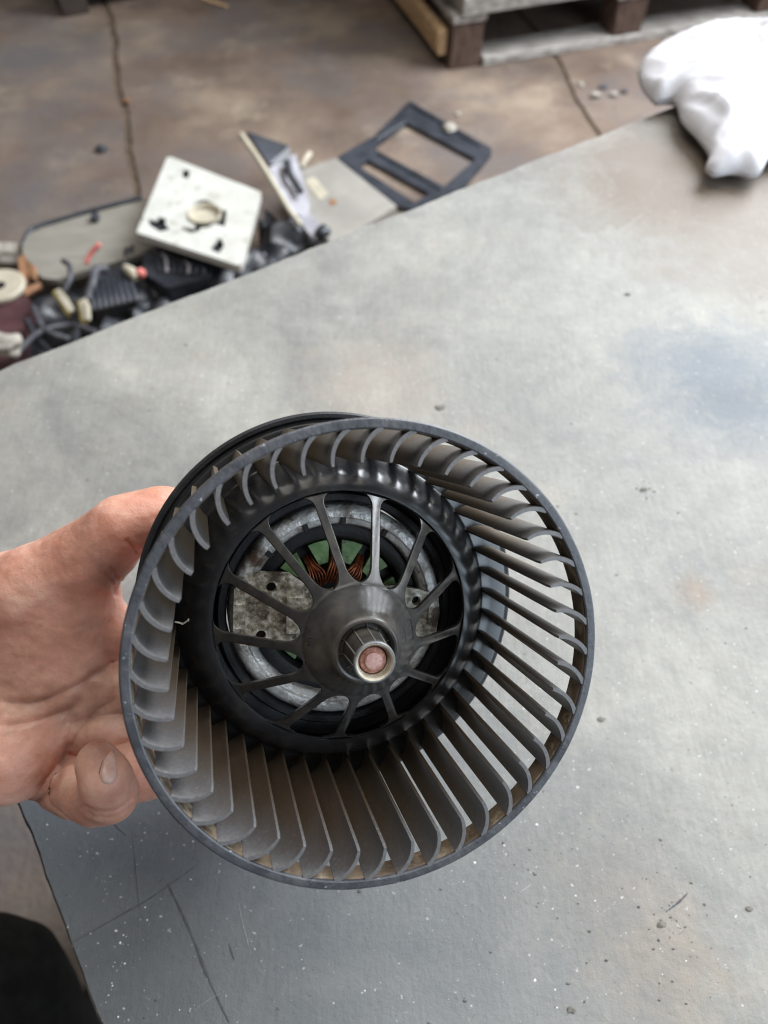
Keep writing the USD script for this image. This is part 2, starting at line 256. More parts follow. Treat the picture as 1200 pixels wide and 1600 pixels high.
# ------------------------------------------------------------------ the bench
E0, E1 = on(0, 578, TABLE)[:2], on(1030, 175, TABLE)[:2]
L0, L1 = on(38, 1275, TABLE)[:2], on(160, 1600, TABLE)[:2]
ed = (E1 - E0) / np.linalg.norm(E1 - E0); ld = (L1 - L0) / np.linalg.norm(L1 - L0)
s_ = np.linalg.solve(np.stack([ed, -ld], 1), L0 - E0)[0]; corner = E0 + ed * s_
def rough_edge(a, b, seed, amp):
    t = np.linspace(0, 1, 260); p = a + (b - a) * t[:, None]; n_ = np.array([-(b - a)[1], (b - a)[0]]) / np.linalg.norm(b - a)
    return p + n_ * ((meshkit.fbm(np.stack([t * 60, t * 0 + seed, t * 0], -1), 4, seed) - 0.5) * amp)[:, None]
WX, WY = 1.5, 0.95
pc = [corner, corner + ed * WX, corner + ed * WX + ld * WY, corner + ld * WY]
top_out = np.vstack([rough_edge(pc[0], pc[1], 2, 0.0035)[:-1], rough_edge(pc[1], pc[2], 3, 0.003)[:-1], rough_edge(pc[2], pc[3], 4, 0.003)[:-1], rough_edge(pc[3], pc[0], 5, 0.0022)[:-1]])
bc = (pc[0] + pc[2]) / 2
bench = Thing('workbench', 'grey steel topped workbench, scratched and spattered, the fan is held above it', 'workbench', (*bc, 0))
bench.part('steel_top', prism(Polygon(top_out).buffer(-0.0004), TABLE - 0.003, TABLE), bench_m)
bench.part('edge_rail', prism(Polygon(top_out).buffer(0.0012), TABLE - 0.045, TABLE - 0.0032), edge_m)
for i, j in ((1, 1), (1, -1), (-1, -1), (-1, 1)):
    q = bc + ed * i * (WX / 2 - 0.08) + ld * j * (WY / 2 - 0.08)
    bench.part('leg', boxm([q[0] - 0.03, q[1] - 0.03, 0.0], [q[0] + 0.03, q[1] + 0.03, TABLE - 0.046], 0.004), edge_m)
def score(pts, w, m, name='score_line', h=0.00016):
    p = spline([on(x, y, TABLE)[:2] for x, y in pts], 30); k = len(p); t = np.gradient(p, axis=0); t /= np.linalg.norm(t, axis=1)[:, None]; n_ = np.stack([-t[:, 1], t[:, 0]], 1)
    ww = 0.65 * w * np.sin(np.linspace(0.06, 0.95, k) * np.pi) ** 0.5 * (0.6 + 0.8 * rng.random(k))
    V = np.vstack([np.c_[p + n_ * ww[:, None], np.full(k, TABLE + 0.0001)], np.c_[p, np.full(k, TABLE + h)], np.c_[p - n_ * ww[:, None], np.full(k, TABLE + 0.0001)]])
    F = []
    for i in range(k - 1):
        for o in (0, k): F += [[o + i, o + k + i, o + k + i + 1], [o + i, o + k + i + 1, o + i + 1]]
    bench.part(name, (V, np.array(F)), m)
score([(262, 1380), (285, 1428), (305, 1474), (320, 1515), (337, 1553), (358, 1598)], 0.0010, score_m)
score([(100, 1480), (180, 1435), (240, 1400), (310, 1350)], 0.0004, score_m)
score([(207, 1300), (212, 1360), (218, 1420)], 0.0003, score_m)
score([(175, 1285), (198, 1306)], 0.0006, score_m)
score([(358, 1475), (362, 1488), (366, 1500)], 0.0006, score_m)
score([(392, 1490), (380, 1445), (372, 1410)], 0.00012, score_l)
score([(300, 1580), (330, 1560), (352, 1548)], 0.00014, score_l)
score([(1010, 330), (985, 350), (960, 372)], 0.0002, score_l)
score([(812, 1395), (830, 1382)], 0.0004, score_l)
score([(1040, 1425), (1060, 1410), (1075, 1395)], 0.0006, score_m)
def flecks(name, n, m, smin, smax, label, seed, clusters=()):
    r = np.random.default_rng(seed); out = []
    for _ in range(n):
        if clusters and r.random() < 0.25:
            cx, cy, sd = clusters[r.integers(len(clusters))]; x, y = r.normal(cx, sd), r.normal(cy, sd)
        else: x, y = r.uniform(-40, 1240), r.uniform(180, 1640)
        p = on(x, y, TABLE)
        if not Polygon(top_out).buffer(-0.004).contains(Point(p[:2])): continue
        s = smin * (smax / smin) ** (r.random() ** 3); a = r.random() * 6.28; q = r.integers(5, 8); ang = np.arange(q) * 2 * np.pi / q + a; rad = s * r.uniform(0.5, 1.3, q); el = r.uniform(0.5, 1.0)
        V = [[p[0] + rad[i] * np.cos(ang[i]), p[1] + el * rad[i] * np.sin(ang[i]), TABLE + 0.00008] for i in range(q)] + [[p[0], p[1], TABLE + 0.00008 + 0.25 * s]]
        out.append(trimesh.Trimesh(V, [[i, (i + 1) % q, q] for i in range(q)], process=False))
    mm = cat_(out); p = usdkit.mesh(stage, '/World/' + name, mm, m); meta(p.GetPrim(), label, 'specks', None, 'stuff')
flecks('paint_flecks', 480, fleck_w, 0.00018, 0.0008, 'tiny white paint flecks scattered over the steel bench top', 11, [(180, 1330, 60), (160, 1500, 30), (790, 1320, 40), (850, 1090, 30), (1050, 900, 120), (900, 1400, 120), (210, 1465, 22)])
flecks('grit', 800, fleck_b, 0.0002, 0.0012, 'dark grit and crumbs scattered over the steel bench top', 12, [(1060, 1400, 30), (1050, 1440, 18), (900, 1500, 120), (1005, 765, 8), (1000, 1250, 90), (850, 1340, 30), (1180, 480, 20)])
for k, (x, y, w) in enumerate([(688, 637, 0.0042), (1006, 765, 0.0028), (981, 460, 0.003), (1034, 1445, 0.0024), (893, 1578, 0.002), (1170, 1420, 0.0018), (940, 1124, 0.0022)]):
    p = on(x, y, TABLE); q = usdkit.mesh(stage, numbered('/World/dirt_crumb'), ball((p[0], p[1], TABLE + 0.0003), 0.75 * w, 2, (1.1, 0.7, 0.12), k, 0.9), crumb_m, smooth=True)
    meta(q.GetPrim(), ['flat dark crumb just beyond the top rim of the fan', 'brown crumb right of the fan', 'grey crumb on the far part of the bench top', 'largest dark crumb of the trail at lower right of the bench', 'black crumb near the bottom edge of the photo below the fan', 'dark crumb by the right edge low on the bench top', 'dark crumb just right of the fan rim'][k], 'crumb')

# ------------------------------------------------------------------ the blower fan, in its own frame: z along the shaft towards the viewer, millimetres
A_ = np.array([0.23397293, 0.12600345, -0.96404346]); X_ = np.array([0.97178881, 0.0, 0.23585272]); Y_ = np.array([0.02971826, -0.9920298, -0.12244874]); C_ = np.array([-2.831, 46.384, 236.528]) / 1000
w_ = lambda v: RIGHT * v[0] - UP * v[1] + FWD * v[2]
FX, FY, FZ, FO = w_(X_), w_(Y_), w_(A_), CAM + w_(C_)
fan = Thing('blower_fan', 'black plastic squirrel cage blower fan with its motor, held by a bare hand', 'blower fan', matrix=Gf.Matrix4d(*[float(k) for k in (*FX, 0, *FY, 0, *FZ, 0, *FO, 1)]))
def fp(name, mesh, m, smooth=35, **k):
    v, f = (np.array(mesh.vertices), np.array(mesh.faces)) if hasattr(mesh, 'faces') else mesh
    return fan.part(name, (np.asarray(v) * 0.001, f), m, smooth, **k)
def pol(r, deg, z): a = np.radians(deg); return np.stack([r * np.cos(a), r * np.sin(a), z + 0 * r], -1)
# front ring, slightly chewed along its edge
def chew(r, a):
    k = meshkit.fbm(np.stack([np.cos(a) * 14 + 0 * r, np.sin(a) * 14 + 0 * r, 0 * r + 0 * a], -1), 3, 4) - 0.5
    return 0.35 * k * (r > 71)
ringp = [(75.0, -0.7), (74.5, -0.15), (73.8, 0.0), (72.2, 0.0), (71.8, -0.3), (71.75, -1.0), (71.9, -8.6), (72.2, -8.9), (74.2, -8.9), (74.6, -8.6)]
ring = fp('front_ring', lathe(ringp, 220, chew), ring_pl)
fp('inner_lip', lathe([(71.7, -1.1), (71.5, -1.3), (71.45, -8.2), (71.7, -8.4)], 176), dust_pl, parent=ring)
# blades: arc through (72, 0), (62, 5.2 deg), (54.5, 0.5 deg)
def circ3(a, b, c):
    ax, ay = a; bx, by = b; cx, cy = c; d = 2 * (ax * (by - cy) + bx * (cy - ay) + cx * (ay - by))
    ux = ((ax * ax + ay * ay) * (by - cy) + (bx * bx + by * by) * (cy - ay) + (cx * cx + cy * cy) * (ay - by)) / d
    uy = ((ax * ax + ay * ay) * (cx - bx) + (bx * bx + by * by) * (ax - cx) + (cx * cx + cy * cy) * (bx - ax)) / d
    return np.array([ux, uy])
pa, pcx = pol(np.array(72.1), -0.1, 0)[:2], pol(np.array(61.2), 5.4, 0)[:2]
ch = pcx - pa; pb = (pa + pcx) / 2 + 1.9 * np.array([ch[1], -ch[0]]) / np.linalg.norm(ch)
cc = circ3(pa, pb, pcx); RR = np.linalg.norm(pa - cc); t0 = np.arctan2(*(pa - cc)[::-1]); t1 = np.arctan2(*(pcx - cc)[::-1]); tm = np.arctan2(*(pb - cc)[::-1])
while tm < t0: tm += 2 * np.pi
while t1 < tm: t1 += 2 * np.pi
tt = np.linspace(t0, t1, 200); arc = cc + RR * np.stack([np.cos(tt), np.sin(tt)], 1); arcr = np.linalg.norm(arc, axis=1)
def blade(phi, seed):
    r = np.random.default_rng(seed); zs = np.array([-0.25, -0.9, -3, -9, -18, -30, -42, -54, -64, -71.2]); ns = 12; rows = []
    for z in zs:
        rin = np.interp(-z, [0, 2, 72], [61.9, 61.4, 61.2]); k = int(np.argmin(abs(arcr - rin))); idx = np.linspace(0, k, ns).astype(int)
        p = arc[idx]; nn = (p - cc) / RR; th = np.linspace(0.85, 0.62, ns)[:, None]; th[-1] *= 0.8
        if z > -0.5: th = th * 0.85
        o, i_ = p + nn * th, p - nn * th
        rows.append(np.c_[np.vstack([o, i_[::-1]]), np.full(2 * ns, z)])
    V = np.array(rows); n2 = 2 * ns; a = math.radians(phi + r.normal(0, 0.12)); c, s = math.cos(a), math.sin(a); K = len(zs)
    V = V.reshape(-1, 3) @ np.array([[c, s, 0], [-s, c, 0], [0, 0, 1]]); F = []
    for i in range(K - 1):
        for j in range(n2):
            k = (j + 1) % n2; F += [[i * n2 + j, i * n2 + k, (i + 1) * n2 + k], [i * n2 + j, (i + 1) * n2 + k, (i + 1) * n2 + j]]
    for j in range(ns - 1):
        k = n2 - 1 - j; F += [[j, k, k - 1], [j, k - 1, j + 1]]
    m = trimesh.Trimesh(V, F, process=False)
    if m.volume < 0: m.invert()
    return m
for k in range(44):
    b = fp('blade', blade(89.7 + k * 360 / 44, k), blade_pl)
# back disc with scalloped shoulder
wave = lambda r, a: 0.42 * np.clip((r - 51.5) / 4, 0, 1) * np.clip((60.5 - r) / 4, 0, 1) * np.cos(44 * (a - math.radians(2.9)))
discp = [(47.7, -54.6), (48.1, -54.0), (49.5, -54.1), (51, -54.7), (52.5, -55.5), (53.8, -56.5), (55.0, -57.8), (56.2, -59.5), (57.4, -61.8), (58.6, -64.4), (59.8, -67.2), (61, -69.9), (62.2, -70.9), (66, -71.0), (71.6, -71.0), (72.6, -71.4), (72.8, -73.4), (72.2, -73.8), (60, -73.2), (57.4, -68), (54.2, -61.2), (51, -57.9), (48.2, -56.6), (47.7, -56)]
fp('back_disc', lathe(discp, 352, wave), disc_pl, smooth=50)
# thirteen spokes
for k in range(13):
    ph = 103.3 - k * 360 / 13; r = np.concatenate([np.linspace(47.72, 43, 16), np.linspace(42, 25, 16), np.linspace(24.4, 19.4, 14)])
    z = np.interp(r, [19, 22, 28, 36, 43, 46, 47.7, 50], [-22.9, -26, -32.5, -41.5, -49.6, -52.9, -54.45, -55.0])
    half_o, half_i = math.pi * 48.3 / 13, math.pi * 20.0 / 13
    w = 1.65 + 0.15 * (r - 34) / 14
    ro_, ri_ = 4.4, half_i - 1.35
    w = w + ro_ - np.sqrt(np.maximum(ro_ ** 2 - np.clip(r - (47.7 - ro_), 0, ro_) ** 2, 0)) + ri_ - np.sqrt(np.maximum(ri_ ** 2 - np.clip((19.9 + 1.5 * ri_ - r) / 1.5, 0, ri_) ** 2, 0))
    V = []
    for i in range(len(r)):
        tn = np.array([0, w[i], 0])
        e = 0.35
        sec = [(-w[i], -e), (-w[i] + e, 0), (w[i] - e, 0), (w[i], -e), (w[i] - 0.2, -2.6), (-w[i] + 0.2, -2.6)]
        for (yy, dz) in sec: V.append([math.sqrt(max(r[i] ** 2 - yy * yy, 1)), yy, z[i] + dz])
    V = np.array(V); F = []
    for i in range(len(r) - 1):
        for j in range(6):
            q = (j + 1) % 6; F += [[i * 6 + j, i * 6 + q, (i + 1) * 6 + q], [i * 6 + j, (i + 1) * 6 + q, (i + 1) * 6 + j]]
    a = math.radians(ph); c, s = math.cos(a), math.sin(a); V = V @ np.array([[c, s, 0], [-s, c, 0], [0, 0, 1]])
    m = trimesh.Trimesh(V, F, process=False)
    if m.volume < 0: m.invert()
    fp('spoke', m, hub_pl, smooth=60)
hub = fp('hub_cone', lathe([(19.3, -24.0), (19.15, -23.1), (17.4, -20.9), (15.5, -18.6), (13.4, -16.4), (12.3, -14.6), (11.5, -13.0), (10.9, -12.2), (10.2, -11.9), (9.5, -12.1), (9.0, -12.8), (8.7, -14.5), (8.6, -24), (12, -24), (16, -25.4), (19.0, -25.8)], 120), hub_pl)
sl = fp('shaft_sleeve', lathe([(4.9, -1.6), (5.6, -0.35), (6.0, -0.1), (6.5, -0.35), (6.6, -0.9), (6.35, -1.6), (6.6, -8), (7.1, -15.5), (8.9, -16.2), (8.9, -24), (4.9, -24)], 72), hub_pl)
fp('sleeve_rim', lathe([(4.85, -1.9), (5.2, -0.9), (5.75, 0.05), (6.25, 0.1), (6.62, -0.25), (6.65, -1.0), (6.4, -1.25), (5.6, -1.3)], 72), steel, parent=sl)
fp('rim_bevel', lathe([(4.7, -3.6), (4.75, -2.0), (5.5, -0.22), (5.85, 0.14), (5.9, 0.06), (5.4, -0.8), (5.1, -2.6)], 72), cream_metal, parent=sl)
for k in range(10):
    a = math.radians(14 + 36 * k); P = np.array([pol(np.array(r_), math.degrees(a), np.array(z_)) for r_, z_ in ((6.35, -1.5), (6.6, -7), (7.1, -15.2), (8.6, -15.9))]); fp('sleeve_rib', tube(P, 0.22, 6), rib_m, smooth=True, parent=sl)
sh = fp('motor_shaft', lathe([(0.01, -2.0), (2.5, -1.9), (3.4, -2.1), (4.1, -2.3), (4.45, -3.0), (4.55, -70), (0.01, -70)], 60), rusty)
fp('shaft_tip', lathe([(0.01, -0.9), (2.4, -0.95), (2.75, -1.15), (2.8, -2.1), (0.01, -2.1)], 48), tipm, parent=sh)
# moulded figures on the cone
def cone_pt(x, y, ph, lift):
    r = 17.0 + y; z = np.interp(r, [12.3, 13.4, 15.5, 18, 20.4], [-14.6, -16.4, -18.6, -21.4, -24.2]) + lift; a = np.radians(ph) + x / 17.0
    return np.stack([r * np.cos(a), r * np.sin(a), z], -1)
for txt, ph, flip in (('20', 176, 1),):
    tm_ = meshkit.text_mesh(txt, 2.3, 0.25); v = np.array(tm_.vertices); v[:, :2] -= (v[:, :2].max(0) + v[:, :2].min(0)) / 2
    fp('moulded_figures', (cone_pt(-v[:, 0], v[:, 1] * 0.9, ph, v[:, 2] + 0.02), tm_.faces), ring_pl, smooth=False, parent=hub)
for k, (u0, u1, v0, v1) in enumerate([(-3.2, 3.2, 1.9, 2.1), (-3.2, 3.2, -2.1, -1.9), (-3.3, -3.1, -2.0, 2.0), (3.1, 3.3, -2.0, 2.0)]):
    g = np.array([(a, b, c) for a in np.linspace(u0, u1, 6) for b in (v0, v1) for c in (-0.1, 0.16)]); P = cone_pt(g[:, 0], g[:, 1], 12, g[:, 2]); F = []
    for i in range(5):
        o = 4 * i
        for q in ((0, 1, 5, 4), (1, 3, 7, 5), (3, 2, 6, 7), (2, 0, 4, 6)): F += [[o + q[0], o + q[1], o + q[2]], [o + q[0], o + q[2], o + q[3]]]
    fp('moulded_border', (P, np.array(F)), ring_pl, smooth=False, parent=hub)
# motor
fp('mounting_flange', lathe([(46, -70), (48, -69.2), (52, -69.2), (53, -74.5), (58, -75.5), (64, -75.8), (70.2, -75.6), (70.8, -77.4), (73.4, -77.6), (74.4, -76.3), (75.8, -76.2), (76.6, -77.0), (76.7, -80.5), (75.8, -81.6), (70, -82), (55, -80), (46, -80)], 200), black_pl)
fp('cradle_ring', lathe([(42.5, -66.5), (43.2, -65.6), (45.5, -65.6), (46.2, -66.4), (46.2, -84), (42.5, -84)], 140), black_pl)
can = fp('motor_can', lathe([(33.8, -66.6), (34.6, -65.3), (36.2, -64.6), (36.8, -63.6), (39.2, -63.4), (40.6, -64.4), (41.6, -66.4), (41.9, -72), (42.0, -118), (38, -122), (33, -122), (33.6, -90)], 140, lambda r, a: 0.5 * (r < 37) * (r > 33) * (meshkit.noise(np.stack([np.cos(a) * 7 + 0 * r, np.sin(a) * 7 + 0 * r, 0 * a + 0 * r], -1), 3) - 0.5)), zinc)
fp('can_back', lathe([(0.01, -116), (34, -116), (37, -118), (36, -124), (14, -126), (12, -133), (0.01, -133)], 80), black_pl, parent=can)
for a in (112, 88, 140, 60):
    m = boxm([33.5, -1.0, -66.5], [36.6, 1.0, -63.9], 0.2); m.apply_transform(trimesh.transformations.rotation_matrix(math.radians(a), [0, 0, 1])); fp('crimp_notch', m, dark, parent=can)
fp('brush_ring', lathe([(27.5, -72), (28.5, -70.4), (31, -69.6), (33.4, -70.2), (33.4, -78), (27.5, -78)], 100), black_pl)
# end bracket: speckled casting across the motor
br = Polygon([(-40.2, 8.5), (-37, 13.2), (-30, 15.2), (-20, 14.8), (-12, 9.5), (0, 8.0), (12, 8.6), (20, 11), (32, 9.2), (39.5, 7.0), (40.5, 0), (39.5, -9.5), (30, -13.5), (22, -14.0), (14, -10), (0, -9.5), (-14, -11), (-24, -14), (-37, -13.0), (-40.0, -7.0)]).buffer(0.8).buffer(-0.8)
for hx, hy, hr in ((-26.5, 9.5, 1.9), (-29.5, -9.0, 1.9), (30.5, 4.8, 1.8), (28, -9, 1.6)): br = br.difference(Point(hx, hy).buffer(hr, 12))
bk = trimesh.creation.extrude_polygon(br, 3.2, engine='earcut'); bk.apply_translation([0, 0, -64.6]); bk.apply_transform(trimesh.transformations.rotation_matrix(math.radians(-2), [0, 0, 1]))
bkp = fp('end_bracket', bk, cast, smooth=False)
for sx, pts in ((-1, [(-39.8, 4), (-36.2, 4), (-36.2, -4.5), (-39.8, -4.5)]), (1, [(36.0, 5), (38.6, 5), (38.6, -5), (36.0, -5)]), (-1, [(-20, 6), (-15, 6), (-15, -7), (-20, -7)])):
    m = trimesh.creation.extrude_polygon(Polygon(pts).buffer(0.4), 1.3, engine='earcut'); m.apply_translation([0, 0, -61.5]); fp('bracket_pad', m, cast, smooth=False, parent=bkp)
for hx, hy in ((-26.5, 9.5), (-29.5, -9.0), (30.5, 4.8), (28, -9)):
    a = math.radians(-2); m = trimesh.creation.cylinder(radius=2.4, height=0.8, sections=16); m.apply_translation([hx * math.cos(a) - hy * math.sin(a), hx * math.sin(a) + hy * math.cos(a), -65.2]); fp('screw_hole', m, dark, parent=bkp)
fp('bearing_boss', lathe([(4.2, -58), (8.5, -58), (9.5, -59), (10, -62), (4.2, -62)], 48), cast, parent=bkp)
# armature, its green poles and the windings
arm = fp('armature', lathe([(0.01, -76), (18, -76), (26.8, -78), (27.2, -100), (0.01, -100)], 80), dark)
for k in range(12):
    a0 = 90 + 15 + k * 30; s = np.radians(np.linspace(-9.5, 9.5, 8)); ro = 26.5; ri = 17.5
    pts = [(ro * math.cos(x), ro * math.sin(x)) for x in s] + [(ri * math.cos(x * 0.62), ri * math.sin(x * 0.62)) for x in s[::-1]]
    m = trimesh.creation.extrude_polygon(Polygon(pts), 2.4, engine='earcut'); m.apply_translation([0, 0, -75.5]); m.apply_transform(trimesh.transformations.rotation_matrix(math.radians(a0), [0, 0, 1])); pl = fp('pole_piece', m, green, smooth=False, parent=arm)
for k in range(12):
    a0 = 90 + k * 30; out = []; r = np.random.default_rng(50 + k)
    for q in range(12):
        y0 = -3.0 + 6.0 * (q % 6) / 5; dz = 0.9 * (q // 6); y1 = y0 * 0.45 + r.normal(0, 0.25)
        P = spline([(22.5, y1, -77 + dz), (19, y1 * 1.1, -73.2 + dz), (14.5, y0, -71.8 + dz), (9.5, y0 * 0.9 + 1.5, -73.0 + dz)], 12); out.append(tube(P, 0.32, 6))
    m = cat_(out); m.apply_transform(trimesh.transformations.rotation_matrix(math.radians(a0), [0, 0, 1])); fp('winding', m, copper, smooth=True, parent=arm)
# shavings and burrs left on the moulding
for k, (r, ph, z) in enumerate([(61.2, 166, -0.4), (54.5, -152, -57.8)]):
    g = np.random.default_rng(90 + k); p0 = pol(np.array(float(r)), ph, np.array(float(z))); P = [p0]
    for _ in range(5): P.append(P[-1] + g.normal(0, 0.9, 3) * [1, 1, 0.5])
    fp('shaving', tube(spline(P, 20), 0.13, 5), stone_m, smooth=True)

# ------------------------------------------------------------------ the person: hand and forearm, trouser leg
def limb(chain):
    hulls = []
    S = []
    for x, y, d, r in chain:
        S.append(m3.Manifold.sphere(r, 28).translate(tuple(float(k) for k in at(x, y, d / 1000.0) * 1000)))
    for a, b in zip(S[:-1], S[1:]): hulls.append(m3.Manifold.batch_hull([a, b]))
    return hulls
def blob(pts):
    return [m3.Manifold.batch_hull([m3.Manifold.sphere(r, 28).translate(tuple(float(k) for k in at(x, y, d / 1000.0) * 1000)) for x, y, d, r in pts])]
def soft(parts, edge, its):
    m = parts[0]
    for h in parts[1:]: m = m + h
    q = m.refine_to_length(edge).to_mesh(); t = trimesh.Trimesh(np.array(q.vert_properties[:, :3]), np.array(q.tri_verts), process=True)
    trimesh.smoothing.filter_taubin(t, 0.5, 0.5, iterations=its); return t
def solid(t): return m3.Manifold(m3.Mesh(np.array(t.vertices, np.float32), np.array(t.faces, np.uint32)))
palm = blob([(-90, 985, 350, 28), (40, 946, 336, 23), (118, 905, 330, 19), (120, 1030, 338, 18), (60, 1100, 338, 20), (-80, 1120, 348, 28)])          # palm and ball of the thumb
palm += blob([(-90, 1120, 348, 28), (60, 1090, 336, 18), (12, 1182, 325, 20), (-70, 1170, 340, 24), (60, 1150, 332, 16)])                             # heel of the hand
palm += limb([(60, 930, 332, 22.5), (112, 896, 328, 19), (152, 862, 322, 16), (192, 822, 314, 13.0), (250, 806, 316, 12.5), (318, 812, 322, 11.5), (372, 826, 326, 10)])   # digit behind the flange
palm += limb([(110, 930, 335, 17), (168, 985, 338, 13), (215, 1005, 345, 12)])
palm += limb([(100, 1090, 342, 16), (190, 1075, 338, 13.5), (300, 1065, 350, 12), (400, 1062, 372, 11), (470, 1060, 392, 10)])
palm += limb([(-90, 1060, 352, 40), (-330, 1075, 362, 34), (-620, 1090, 372, 40), (-900, 1150, 380, 46)])                                              # forearm
f_ring = limb([(80, 1130, 346, 14), (185, 1142, 336, 12.6), (290, 1135, 345, 12), (380, 1135, 365, 11), (450, 1130, 385, 9.5)])
f_little = limb([(50, 1196, 340, 12.5), (120, 1232, 330, 12.6), (215, 1204, 324, 12.6), (300, 1190, 335, 11.5), (380, 1185, 350, 10)])
f_curl = limb([(110, 1230, 318, 9), (148, 1250, 298, 10.2), (172, 1240, 284, 10.7), (164, 1216, 279, 9.8), (153, 1192, 281, 8.3)])
hm = solid(soft(palm, 3.0, 40))
for p_, n_ in ((f_ring, 12), (f_little, 12), (f_curl, 10)): hm = hm + solid(soft(p_, 2.4, n_))
hand = soft([hm], 2.6, 7)
hand.vertices = np.array(hand.vertices) * 0.001
for _ in range(2):
    fx_ = to_px(hand.triangles_center)[0]; hand = hand.subdivide(np.where((fx_[:, 0] > -60) & (fx_[:, 0] < 290) & ((hand.face_normals * (hand.triangles_center - CAM)).sum(1) < 0.05))[0])
trimesh.smoothing.filter_taubin(hand, 0.5, 0.5, iterations=6)
v = np.array(hand.vertices); nr = np.array(hand.vertex_normals); px, dep = to_px(v)
view = v - CAM; view /= np.linalg.norm(view, axis=1)[:, None]; facing = (nr * view).sum(1) < 0.25
grime = np.zeros(len(v))  # oily dirt plus occlusion-like shade painted into creases and hollows
def groove(pts, depth, sigma, bulge=0.35):
    global v
    c = spline(pts, 80); dist, k = cKDTree(c).query(px); end = np.minimum(1, np.minimum(k, len(c) - 1 - k) / 8.0)
    g = np.exp(-(dist / sigma) ** 2) - bulge * 0.4 * np.exp(-((dist - 2.2 * sigma) / sigma) ** 2)
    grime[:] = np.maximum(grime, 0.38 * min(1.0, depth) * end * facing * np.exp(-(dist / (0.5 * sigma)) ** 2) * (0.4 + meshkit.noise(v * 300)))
    v -= nr * (facing * g * end * depth * 0.001)[:, None]
hn = (meshkit.fbm(v * 90, 4, 3) - 0.5); v += nr * (hn * 0.0018)[:, None]
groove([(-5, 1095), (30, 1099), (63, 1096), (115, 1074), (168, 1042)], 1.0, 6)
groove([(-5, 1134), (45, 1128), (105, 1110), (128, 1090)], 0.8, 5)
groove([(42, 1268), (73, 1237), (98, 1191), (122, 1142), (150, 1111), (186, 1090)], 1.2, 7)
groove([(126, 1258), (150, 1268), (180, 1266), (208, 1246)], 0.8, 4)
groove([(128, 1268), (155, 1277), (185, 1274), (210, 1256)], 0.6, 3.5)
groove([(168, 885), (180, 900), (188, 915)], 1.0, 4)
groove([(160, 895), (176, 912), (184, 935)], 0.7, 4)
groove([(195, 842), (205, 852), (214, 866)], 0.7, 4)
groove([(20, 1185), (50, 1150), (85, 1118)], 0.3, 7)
hand.vertices = v
base = at(-300, 1075, 0.36)
person = Thing('person', 'person in black trousers holding the blower fan out with one bare oil stained hand', 'person', (base[0], base[1], 0))
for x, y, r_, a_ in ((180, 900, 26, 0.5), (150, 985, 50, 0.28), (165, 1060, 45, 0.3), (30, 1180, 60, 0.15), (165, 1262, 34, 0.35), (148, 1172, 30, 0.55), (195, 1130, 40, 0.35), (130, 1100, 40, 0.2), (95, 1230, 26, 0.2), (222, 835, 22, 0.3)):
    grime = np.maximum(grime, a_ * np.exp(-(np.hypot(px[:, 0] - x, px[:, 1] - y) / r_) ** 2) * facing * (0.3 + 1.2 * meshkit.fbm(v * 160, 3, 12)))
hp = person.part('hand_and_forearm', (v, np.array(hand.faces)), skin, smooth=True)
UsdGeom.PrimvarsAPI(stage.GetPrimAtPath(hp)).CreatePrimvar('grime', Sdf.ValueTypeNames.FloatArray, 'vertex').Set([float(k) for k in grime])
# the nail follows the finger surface
front = np.where(((nr * view).sum(1) < -0.3) & (np.hypot(px[:, 0] - 168, px[:, 1] - 1200) < 34) & (dep < 0.30))[0]
basis = lambda g: np.stack([np.ones(len(g)), *(((g - [168, 1200]) / 30).T), *((((g - [168, 1200]) / 30) ** 2).T), np.prod((g - [168, 1200]) / 30, axis=1)], 1)
fit_ = np.linalg.lstsq(basis(px[front]), dep[front], rcond=None)[0]
def skin_patch(poly, lift, thick):
    from scipy.spatial import Delaunay
    P = Polygon(spline(poly + poly[:1], 60)).buffer(0); x0, y0, x1, y1 = P.bounds
    g = np.array([(x, y) for x in np.arange(x0, x1, 1.5) for y in np.arange(y0, y1, 1.5) if P.buffer(-0.8).contains(Point(x, y))] + [tuple(P.exterior.interpolate(t, normalized=True).coords[0]) for t in np.arange(0, 1, 0.015)])
    edge = np.array([P.exterior.distance(Point(*t)) for t in g]); D = basis(g) @ fit_ - lift * np.clip(edge / 5.0, 0, 1) ** 0.6 + 0.0001
    T = Delaunay(g).simplices; T = np.array([t for t in T if P.buffer(0.2).contains(Point(*g[t].mean(0)))])
    V = np.array([at(x, y, d) for (x, y), d in zip(g, D)]); m = trimesh.Trimesh(V, T, process=False); F_ = np.array(m.faces); fl_ = (m.face_normals @ FWD) > 0; F_[fl_] = F_[fl_][:, ::-1]
    return trimesh.Trimesh(np.vstack([V, V + FWD * thick]), np.vstack([F_, F_[:, ::-1] + len(V)]), process=False)
person.part('nail_dirt', skin_patch([(154, 1208), (159, 1191), (168, 1175), (173, 1172), (174, 1176), (167, 1188), (160, 1204), (157, 1212)], 0.0001, 0.0006), nail_d, smooth=True)
person.part('fingernail', skin_patch([(155, 1212), (160, 1192), (170, 1175), (180, 1176), (185, 1196), (184, 1214), (173, 1225), (160, 1223)], 0.0007, 0.0010), nail_m, smooth=True)
